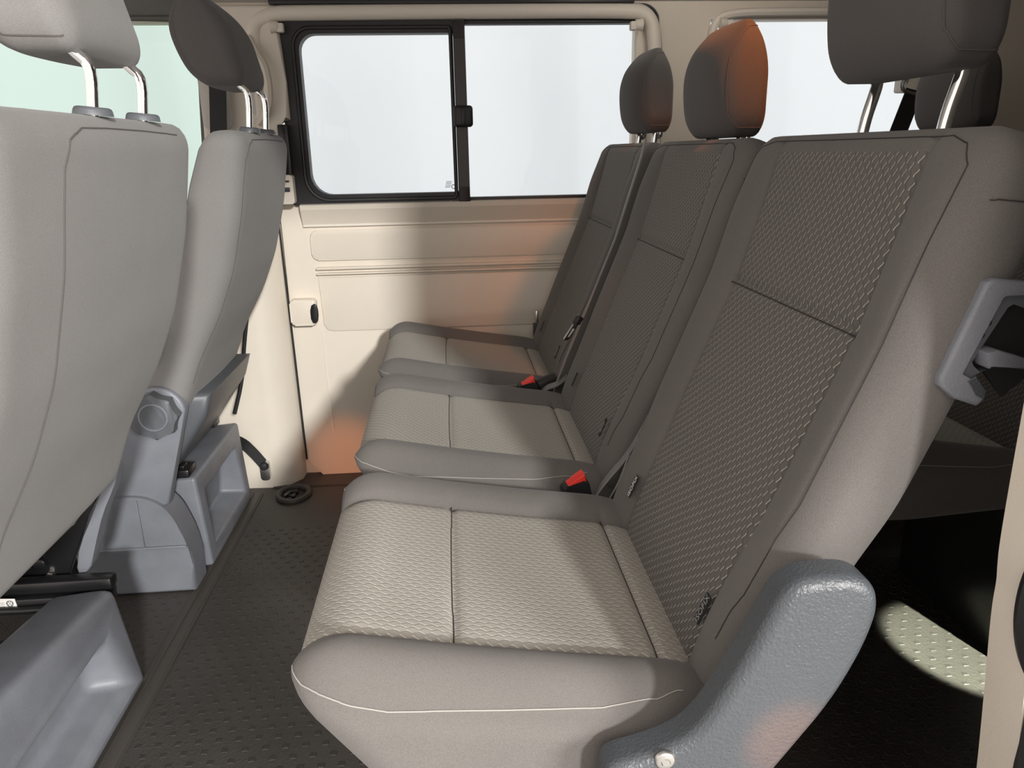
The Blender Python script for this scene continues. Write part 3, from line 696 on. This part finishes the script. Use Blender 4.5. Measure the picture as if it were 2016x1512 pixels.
bm = bmesh.new(); cyl(bm, (0.187, -0.327, 0.436), (0, -1, 0), 0.0105, 0.0095, 0.004, 20, 0.0015); cyl(bm, (0.187, -0.331, 0.436), (0, -1, 0), 0.005, 0.004, 0.0015, 6)
finish('screw', bm, M['steel'], sh)
# release handle: raked bezel around a dark opening with a lever
HY = -0.297
OUT = [(0.575, 0.868), (0.499, 0.884), (0.466, 0.888), (0.459, 0.885), (0.430, 0.800), (0.431, 0.793), (0.447, 0.780), (0.470, 0.772), (0.476, 0.777), (0.476, 0.786)]
INN = [(0.463, 0.800), (0.456, 0.796), (0.448, 0.800), (0.446, 0.804), (0.473, 0.874), (0.478, 0.877), (0.501, 0.873), (0.575, 0.856)]
LEV = [(0.463, 0.825), (0.472, 0.827), (0.504, 0.817), (0.506, 0.810), (0.501, 0.808), (0.474, 0.814), (0.468, 0.810), (0.465, 0.813)]
HK = lambda L: [(x*1.0281, 1-(1-z)*1.0281) for x, z in L]
OUT, INN, LEV = HK(OUT), HK(INN), HK(LEV); HY = -0.278
BAND = [(x+dx, z+dz) for (x, z), (dx, dz) in zip(INN, ((0.012, 0.006), (0.012, 0.008), (0.013, 0.010), (0.013, 0.010), (0.011, -0.012), (0.011, -0.012), (0.004, -0.014), (0.0, -0.014)))]
hb = empty('release_handle', (0, 0, 0)); hb.parent = s1
bm = bmesh.new(); prism(bm, OUT + INN, 'y', HY, HY+0.030, 0.004, 3, 'a'); finish('handle_bezel', bm, M['plastic'], hb)
bm = bmesh.new(); prism(bm, INN + BAND[::-1], 'y', HY+0.003, HY+0.028, 0.001, 1, 'a'); finish('handle_liner', bm, M['plastic_dark'], hb)
bm = bmesh.new(); prism(bm, BAND + [(0.515, 0.77)], 'y', HY+0.012, HY+0.016); finish('handle_dark_plate', bm, M['soot'], hb)  # black plate stands in for the darkness inside the opening
bm = bmesh.new(); prism(bm, LEV, 'y', HY-0.010, HY+0.014, 0.002, 2); finish('handle_lever', bm, M['plastic'], hb)
bm = bmesh.new(); prism(bm, HK([(0.456, 0.797), (0.463, 0.801), (0.475, 0.787), (0.474, 0.779), (0.466, 0.783)]), 'y', HY-0.001, HY+0.002, 0.0006, 1); finish('handle_lip', bm, M['shield'], hb)
for k in range(2):
    x, z = HK([(0.4640+0.0045*k, 0.838+0.011*k)])[0]
    bm = bmesh.new(); cyl(bm, (x, HY+0.0035, z), (0, -1, 0), 0.0032, 0.0030, 0.0012, 12); finish('handle_dot', bm, M['soot'], hb)
place(s1, (0, 0.90, 0))

# middle and far seats of the row
s2, c2, b2, h2, bv2 = build_seat('bench_seat', None, 'middle seat of the right-hand row, headrest glowing amber on top', ROW2, hw=0.272, hwb=0.270, head_z=1.115, head_dy=0.015)
tab('isofix_tag', b2, 0.2745, -0.165, 0.500, 0.036, 0.009, 'ISOFIX', M['greyprint'], tilt)
tab('isofix_tag', b2, 0.2755, 0.166, 0.495, 0.034, 0.006, None, None, tilt)
s3 = copy_tree(s2); s3['label'] = 'farthest seat of the right-hand row, beside the beige wall panel'
for ch in s3.children:
    if ch.name.startswith('headrest'): ch.location.z += 0.022
place(s2, (0, 1.475, 0)); place(s3, (-0.006, 2.035, 0))
s3.scale = (1, 0.985, 1)
# third row behind
t3 = copy_tree(s2); t3['label'] = 'rearmost dark seat behind the row, its headrest under the nearest headrest'; t3['group'] = 'third row seats'
t4 = copy_tree(s2); t4['label'] = 'rearmost dark seat whose cushion shows low between nearest backrest and pillar'; t4['group'] = 'third row seats'
place(t3, (0.80, 1.972, 0.012)); place(t4, (0.80, 1.40, 0.012))
for t in (t3, t4):
    for ch in list(t.children):
        if ch.name.startswith(('seat_leg', 'seat_frame')): bpy.data.objects.remove(ch)
    bm = bmesh.new(); box(bm, 0.30, 0.36, -0.2, 0.2, -0.042, 0.42, 0.006); finish('seat_leg', bm, M['black'], t, off=(0, 0, -FZ))

# ---- front row seats, seen from behind
def front_seat(label, y, hz, dy=0.0, hc='head', hw=0.24, seam_y=None):
    r, c, b, h, bv = build_seat('front_seat', None, label, 'front row seats', hw=hw, seam_y=seam_y, head_z=hz, head_dy=dy, cloth='front_fabric', hcloth=hc, lean=0.24, thick=1.42, rear_seams=True, collars=True, frame=False)
    place(r, (0, 0, 0)); return r, c, b, h, bv
DXL, DZL = -0.985, 0.026
f1, *_ = front_seat('big grey front seat back filling the left edge, sunlit headrest on chrome rods', 1.07, 1.198, 0.07, 'front_fabric', 0.30, 0.170)
f2, *_ = front_seat('front seat beyond it with dark headrest and round recline knob', 1.95, 1.222, 0.0)
def fpart(root, name, bm, m, parent=None, angle=40, yc=0.0):
    """bm in world coordinates -> child of a front seat that will stand at (DXL, yc, DZL)"""
    p = parent or root
    return finish(name, bm, m, p, off=-(Vector((DXL, yc, FZ+DZL))), angle=angle)
Y1, Y2 = 1.07, 1.945
# near front seat: base cover with pocket, rails, side fin
bm = bmesh.new()
def cover(bm, ya, yb, px0, px1, pz0, pz1, ztop, dzt=0.0, xe=-0.655, xt=-0.70, back=-0.86, bev=0.010):
    """slanted plastic box under a seat: rear face has a trapezoid pocket open to the aisle"""
    pa, pb = px0, px1
    zt = lambda y: ztop + dzt*(yb-y)
    xr = lambda z, y: xe + (xt-xe)*((z-FZ)/(zt(y)-FZ))
    def v(y, z, d=0): return bm.verts.new((xr(z, y)-d, y, z))
    O = [v(ya, FZ), v(yb, FZ), v(yb, zt(yb)), v(ya, zt(ya))]
    I = [v(pa, pz0), v(pb, pz0), v(pb-0.02, pz1), v(pa, pz1)]
    dp = 0.075
    J = [bm.verts.new((xr(pz0, pa)-dp, pa+0.0, pz0+0.004)), bm.verts.new((xr(pz0, pb)-dp, pb-0.02, pz0+0.012)), bm.verts.new((xr(pz1, pb)-dp*0.6, pb-0.035, pz1-0.012)), bm.verts.new((xr(pz1, pa)-dp*0.6, pa, pz1-0.012))]
    for i in range(4):
        j = (i+1) % 4
        bm.faces.new((O[i], O[j], I[j], I[i])); bm.faces.new((I[i], I[j], J[j], J[i]))
    bm.faces.new(J)
    B = [bm.verts.new((back, ya, FZ)), bm.verts.new((back, yb, FZ)), bm.verts.new((back, yb, zt(yb)-0.012)), bm.verts.new((back, ya, zt(ya)-0.012))]
    for i in range(4):
        j = (i+1) % 4; bm.faces.new((O[j], O[i], B[i], B[j]))
    bm.faces.new(B)
    bmesh.ops.recalc_face_normals(bm, faces=bm.faces[:])
    es = [e for e in bm.edges if len(e.link_faces) == 2 and e.calc_face_angle(0) > 0.3]
    bmesh.ops.bevel(bm, geom=es, offset=bev, segments=4, affect='EDGES', profile=0.5)
cover(bm, 0.70, 1.365, 0.72, 1.30, 0.012, 0.125, 0.195, 0.12, -0.655, -0.685, -0.81, bev=0.022)
fpart(f1, 'base_cover', bm, M['plastic'], yc=Y1)
bm = bmesh.new(); box(bm, -1.25, -0.70, 1.352, 1.402, 0.150, 0.182, 0.004); box(bm, -1.25, -0.690, 1.36, 1.392, 0.186, 0.212, 0.006); rail = fpart(f1, 'seat_rail', bm, M['black'], yc=Y1)
bm = bmesh.new(); tube(bm, [(-1.2, 1.345, 0.172), (-0.85, 1.345, 0.163), (-0.70, 1.345, 0.166)], 0.008, 10); fpart(f1, 'rail_bar', bm, M['black'], rail, yc=Y1)
bm = bmesh.new(); prism(bm, [(-1.15, 0.20), (-0.79, 0.20), (-0.73, 0.33), (-0.66, 0.44), (-1.0, 0.50)], 'y', 1.405, 1.418, 0.003); pl = fpart(f1, 'hinge_plate', bm, M['black'], yc=Y1)
for x, z in ((-0.838, 0.232), (-0.822, 0.205)):
    bm = bmesh.new(); cyl(bm, (x, 1.405, z), (0, -1, 0), 0.014 if z > .22 else 0.009, 0.012 if z > .22 else 0.008, 0.010, 12 if z > .22 else 6, 0.002); fpart(f1, 'hinge_bolt', bm, M['black'] if z > .22 else M['steel'], pl, yc=Y1)
# white paper label with round two-letter emblem
bm = bmesh.new(); prism(bm, [(-0.925, 0.166), (-0.868, 0.166), (-0.870, 0.186), (-0.900, 0.188)], 'y', 1.3505, 1.3518); lab = fpart(f1, 'paper_label', bm, M['white'], rail, yc=Y1)
bm = bmesh.new(); cx_, cz_, rr = -0.880, 0.1765, 0.0062
tube(bm, [(cx_+rr*cos(t*2*pi/20), 1.350, cz_+rr*sin(t*2*pi/20)) for t in range(20)], 0.0006, 5, True)
tube(bm, [(cx_-0.0030, 1.350, cz_+0.0052), (cx_, 1.350, cz_+0.0006), (cx_+0.0030, 1.350, cz_+0.0052)], 0.0005, 5)
tube(bm, [(cx_-0.0052, 1.350, cz_+0.0030), (cx_-0.0026, 1.350, cz_-0.0046), (cx_, 1.350, cz_-0.0004), (cx_+0.0026, 1.350, cz_-0.0046), (cx_+0.0052, 1.350, cz_+0.0030)], 0.0005, 5)
fpart(f1, 'label_emblem', bm, M['soot'], lab, yc=Y1)
bm = bmesh.new()
for k in range(3): box(bm, -0.905, -0.890, 1.3498, 1.3506, 0.170+k*0.004, 0.1712+k*0.004)
fpart(f1, 'label_lines', bm, M['greyprint'], lab, yc=Y1)
bm = bmesh.new(); prism(bm, smooth_loop([(-0.668, 0.430), (-0.690, 0.390), (-0.718, 0.335), (-0.755, 0.268), (-0.778, 0.200), (-0.748, 0.203), (-0.728, 0.262), (-0.700, 0.335), (-0.672, 0.385), (-0.655, 0.425)], 1), 'y', 1.402, 1.44, 0.006); fpart(f1, 'side_fin', bm, M['plastic'], yc=Y1)
bm = bmesh.new(); box(bm, -1.25, -0.86, 0.75, 1.35, FZ, 0.10, 0.01); fpart(f1, 'base_box', bm, M['black'], yc=Y1)
# far front seat: hinge cover, knob, arched cover, base cover with pocket
K = Vector((-0.686, 1.700, 0.436))
bm = bmesh.new()
arc = [(K.x+0.062*cos(radians(a)), K.z+0.062*sin(radians(a))) for a in range(5, 151, 12)]
prism(bm, arc + [(-0.760, 0.40), (-0.800, 0.340), (-0.845, 0.215), (-0.74, 0.192), (-0.695, 0.205), (-0.652, 0.35)], 'y', 1.702, 1.73, 0.007, 3, 'a'); hc = fpart(f2, 'hinge_cover', bm, M['plastic'], yc=Y2)
bm = bmesh.new()
n = 72; A = []; 
kn = [(K.x + (0.056-0.0075*abs(sin(4*2*pi*k/n))**0.8)*cos(2*pi*k/n), K.z + (0.056-0.0075*abs(sin(4*2*pi*k/n))**0.8)*sin(2*pi*k/n)) for k in range(n)]
prism(bm, kn, 'y', 1.672, 1.701, 0.005, 3, 'a'); kb = fpart(f2, 'recline_knob', bm, M['plastic_dark'], yc=Y2)
bm = bmesh.new(); tube(bm, [(K.x+0.031*cos(t*2*pi/32), 1.6715, K.z+0.031*sin(t*2*pi/32)) for t in range(32)], 0.0022, 6, True); fpart(f2, 'knob_ring', bm, M['plastic'], kb, yc=Y2)
bm = bmesh.new(); prism(bm, [(-0.93, FZ), (-0.660, FZ), (-0.657, 0.045), (-0.662, 0.09)] + smooth_loop([(-0.668, 0.118), (-0.690, 0.188), (-0.725, 0.222), (-0.770, 0.236), (-0.86, 0.230)], 2, False) + [(-0.93, 0.20)], 'y', 1.690, 1.775, 0.014, 4, 'a'); ac = fpart(f2, 'arched_cover', bm, M['plastic'], yc=Y2)
bm = bmesh.new(); box(bm, -0.92, -0.664, 1.684, 1.692, 0.096, 0.102, 0.002); box(bm, -0.764, -0.761, 1.685, 1.692, 0.10, 0.225, 0.001); fpart(f2, 'cover_rib', bm, M['plastic'], ac, yc=Y2)
bm = bmesh.new(); cover(bm, 1.81, 2.225, 1.865, 2.185, 0.010, 0.165, 0.225, 0.0, -0.652, -0.665, -0.80); fpart(f2, 'base_cover', bm, M['plastic'], yc=Y2)
bm = bmesh.new(); box(bm, -0.735, -0.675, 1.80, 1.86, 0.228, 0.250, 0.005); box(bm, -0.715, -0.690, 1.815, 1.845, 0.249, 0.256, 0.002); fpart(f2, 'rail_stop', bm, M['black'], yc=Y2)
bm = bmesh.new(); box(bm, -1.2, -0.73, 1.775, 1.80, 0.02, 0.19, 0.005); fpart(f2, 'base_plate', bm, M['black'], yc=Y2)
bm = bmesh.new(); box(bm, -1.2, -0.70, 2.12, 2.17, 0.245, 0.285, 0.004); fpart(f2, 'seat_rail', bm, M['black'], yc=Y2)
bm = bmesh.new(); prism(bm, [(-0.70, 0.26), (-1.0, 0.26), (-1.0, 0.46), (-0.58, 0.46), (-0.60, 0.40)], 'y', 1.76, 2.16, 0.02, 3); fpart(f2, 'seat_skirt', bm, M['plastic_dark'], yc=Y2)
bm = bmesh.new(); tube(bm, smooth_loop([(-0.585, 2.17, 0.56), (-0.607, 2.175, 0.46), (-0.622, 2.175, 0.37), (-0.655, 2.17, 0.27)], 2, False), 0.006, 8); fpart(f2, 'release_cable', bm, M['rubber'], yc=Y2)
bm = bmesh.new(); prism(bm, smooth_loop([(-0.650, 0.648), (-0.668, 0.641), (-0.682, 0.58), (-0.712, 0.552), (-0.70, 0.548), (-0.668, 0.572), (-0.655, 0.61)], 1), 'y', 1.690, 1.715, 0.003); fpart(f2, 'fold_lever', bm, M['plastic_dark'], yc=Y2)
bm = bmesh.new(); box(bm, -1.2, -0.80, 1.80, 2.2, FZ, 0.10, 0.01); fpart(f2, 'base_box', bm, M['black'], yc=Y2)
place(f1, (DXL, Y1, DZL)); place(f2, (DXL, Y2, DZL))

# ---- belts and buckles between the right-hand seats
def buckle(loc, label, rot):
    r = empty('belt_buckle', loc, label, 'buckle', 'red-button belt buckles')
    bm = bmesh.new(); prism(bm, rrect(-0.024, 0.024, -0.05, 0.028, 0.008), 'y', -0.011, 0.011, 0.004); bmesh.ops.translate(bm, verts=bm.verts[:], vec=(0, 0, 0)); finish('buckle_body', bm, M['soot'], r, off=(0, 0, 0))
    bm = bmesh.new(); prism(bm, [(-0.021, 0.014), (0.021, 0.014), (0.020, 0.040), (0.008, 0.036), (-0.018, 0.026)], 'y', -0.010, 0.010, 0.002); finish('red_button', bm, M['red'], r, off=(0, 0, 0))
    r.rotation_euler = rot; return r
buckle((0.205, 1.188, 0.424), 'red-topped buckle between the nearest and middle cushions', (0.1, -0.25, 0.15))
buckle((0.180, 1.752, 0.432), 'red-topped buckle between the middle and farthest cushions', (0.1, -0.2, 0.1))
b = empty('lap_belt', (0.27, 1.19, 0.41), 'grey belt webbing looping down between nearest and middle seats', 'seat belt')
bm = bmesh.new(); strap(bm, smooth_loop([(0.352, 1.186, 0.62), (0.322, 1.186, 0.55), (0.290, 1.186, 0.49), (0.258, 1.188, 0.452), (0.235, 1.190, 0.415), (0.22, 1.19, 0.37)], 2, False), 0.030, [(0.25, 0.9, 0.2)]*20 if False else (0.35, 1.0, 0.1)); finish('webbing', bm, M['belt'], b)
bm = bmesh.new(); strap(bm, smooth_loop([(0.300, 1.175, 0.50), (0.285, 1.172, 0.455), (0.262, 1.175, 0.41), (0.25, 1.18, 0.37)], 2, False), 0.028, (0.8, 0.6, 0.1)); finish('webbing', bm, M['belt'], b)
b = empty('shoulder_belt', (0.28, 1.757, 0.44), 'pale grey belt running up between middle and farthest backrests', 'seat belt')
bm = bmesh.new(); strap(bm, [(interp(z, xfz, xfx)-0.022 + (0.004 if z > 0.95 else 0), 1.757, z) for z in (0.40, 0.46, 0.52, 0.60, 0.70, 0.80, 0.90, 0.98, 1.02)], 0.026, (0.15, 1, 0)); finish('webbing', bm, M['belt'], b)
bm = bmesh.new(); strap(bm, smooth_loop([(0.275, 1.75, 0.47), (0.25, 1.745, 0.452), (0.222, 1.74, 0.447), (0.20, 1.75, 0.42)], 2, False), 0.022, (0.2, 1, 0.3)); finish('webbing', bm, M['belt'], b)
b = empty('belt_tongue', (0.278, 1.69, 0.592), 'small silver belt tongue hanging by the farthest backrest', 'belt tongue')
bm = bmesh.new(); ux = Vector((0.5, -0.15, 0.85)).normalized(); vx = Vector((0.55, 0.75, -0.2)).normalized(); nz = ux.cross(vx).normalized(); vx = nz.cross(ux)
c0 = Vector((0.276, 1.700, 0.594))
O = rrect(-0.013, 0.013, -0.024, 0.022, 0.005, 3); I = rrect(-0.006, 0.006, -0.015, 0.010, 0.003, 3)
vv = {}
for s in (-0.0015, 0.0015):
    vv[s] = ([bm.verts.new(c0 + vx*p[0] + ux*p[1] + nz*s) for p in O], [bm.verts.new(c0 + vx*p[0] + ux*p[1] + nz*s) for p in I])
n = len(O)
for i in range(n):
    j = (i+1) % n; a, b2_ = vv[-0.0015], vv[0.0015]
    bm.faces.new((a[0][i], a[0][j], a[1][j], a[1][i])); bm.faces.new((b2_[0][i], b2_[1][i], b2_[1][j], b2_[0][j]))
    bm.faces.new((a[0][i], b2_[0][i], b2_[0][j], a[0][j])); bm.faces.new((a[1][i], a[1][j], b2_[1][j], b2_[1][i]))
finish('tongue_plate', bm, M['steel'], b, angle=30)
bm = bmesh.new()
box(bm, -0.012, 0.012, -0.006, 0.006, 0.0, 0.02, 0.003)
bmesh.ops.transform(bm, verts=bm.verts[:], matrix=Matrix.Translation(c0 + ux*0.022) @ Matrix((vx, nz, ux)).transposed().to_4x4()); finish('tongue_grip', bm, M['soot'], b)
b = empty('side_tongue', (0.245, 2.325, 0.50), 'pale belt clip in the far corner beside the beige wall', 'belt tongue')
bm = bmesh.new(); box(bm, 0.262, 0.272, 2.305, 2.315, 0.478, 0.520, 0.002); finish('tongue_plate', bm, M['steel'], b)
bm = bmesh.new(); box(bm, 0.255, 0.278, 2.300, 2.320, 0.435, 0.480, 0.003); finish('tongue_grip', bm, M['soot'], b)
bm = bmesh.new(); cyl(bm, (0.205, 1.765, 0.445), (0.9, 0.2, 0.35), 0.016, 0.013, 0.05, 14, 0.003)
tag(finish('belt_stalk', bm, M['soot']), 'black buckle stalk beside the farthest cushion rear corner', 'buckle')
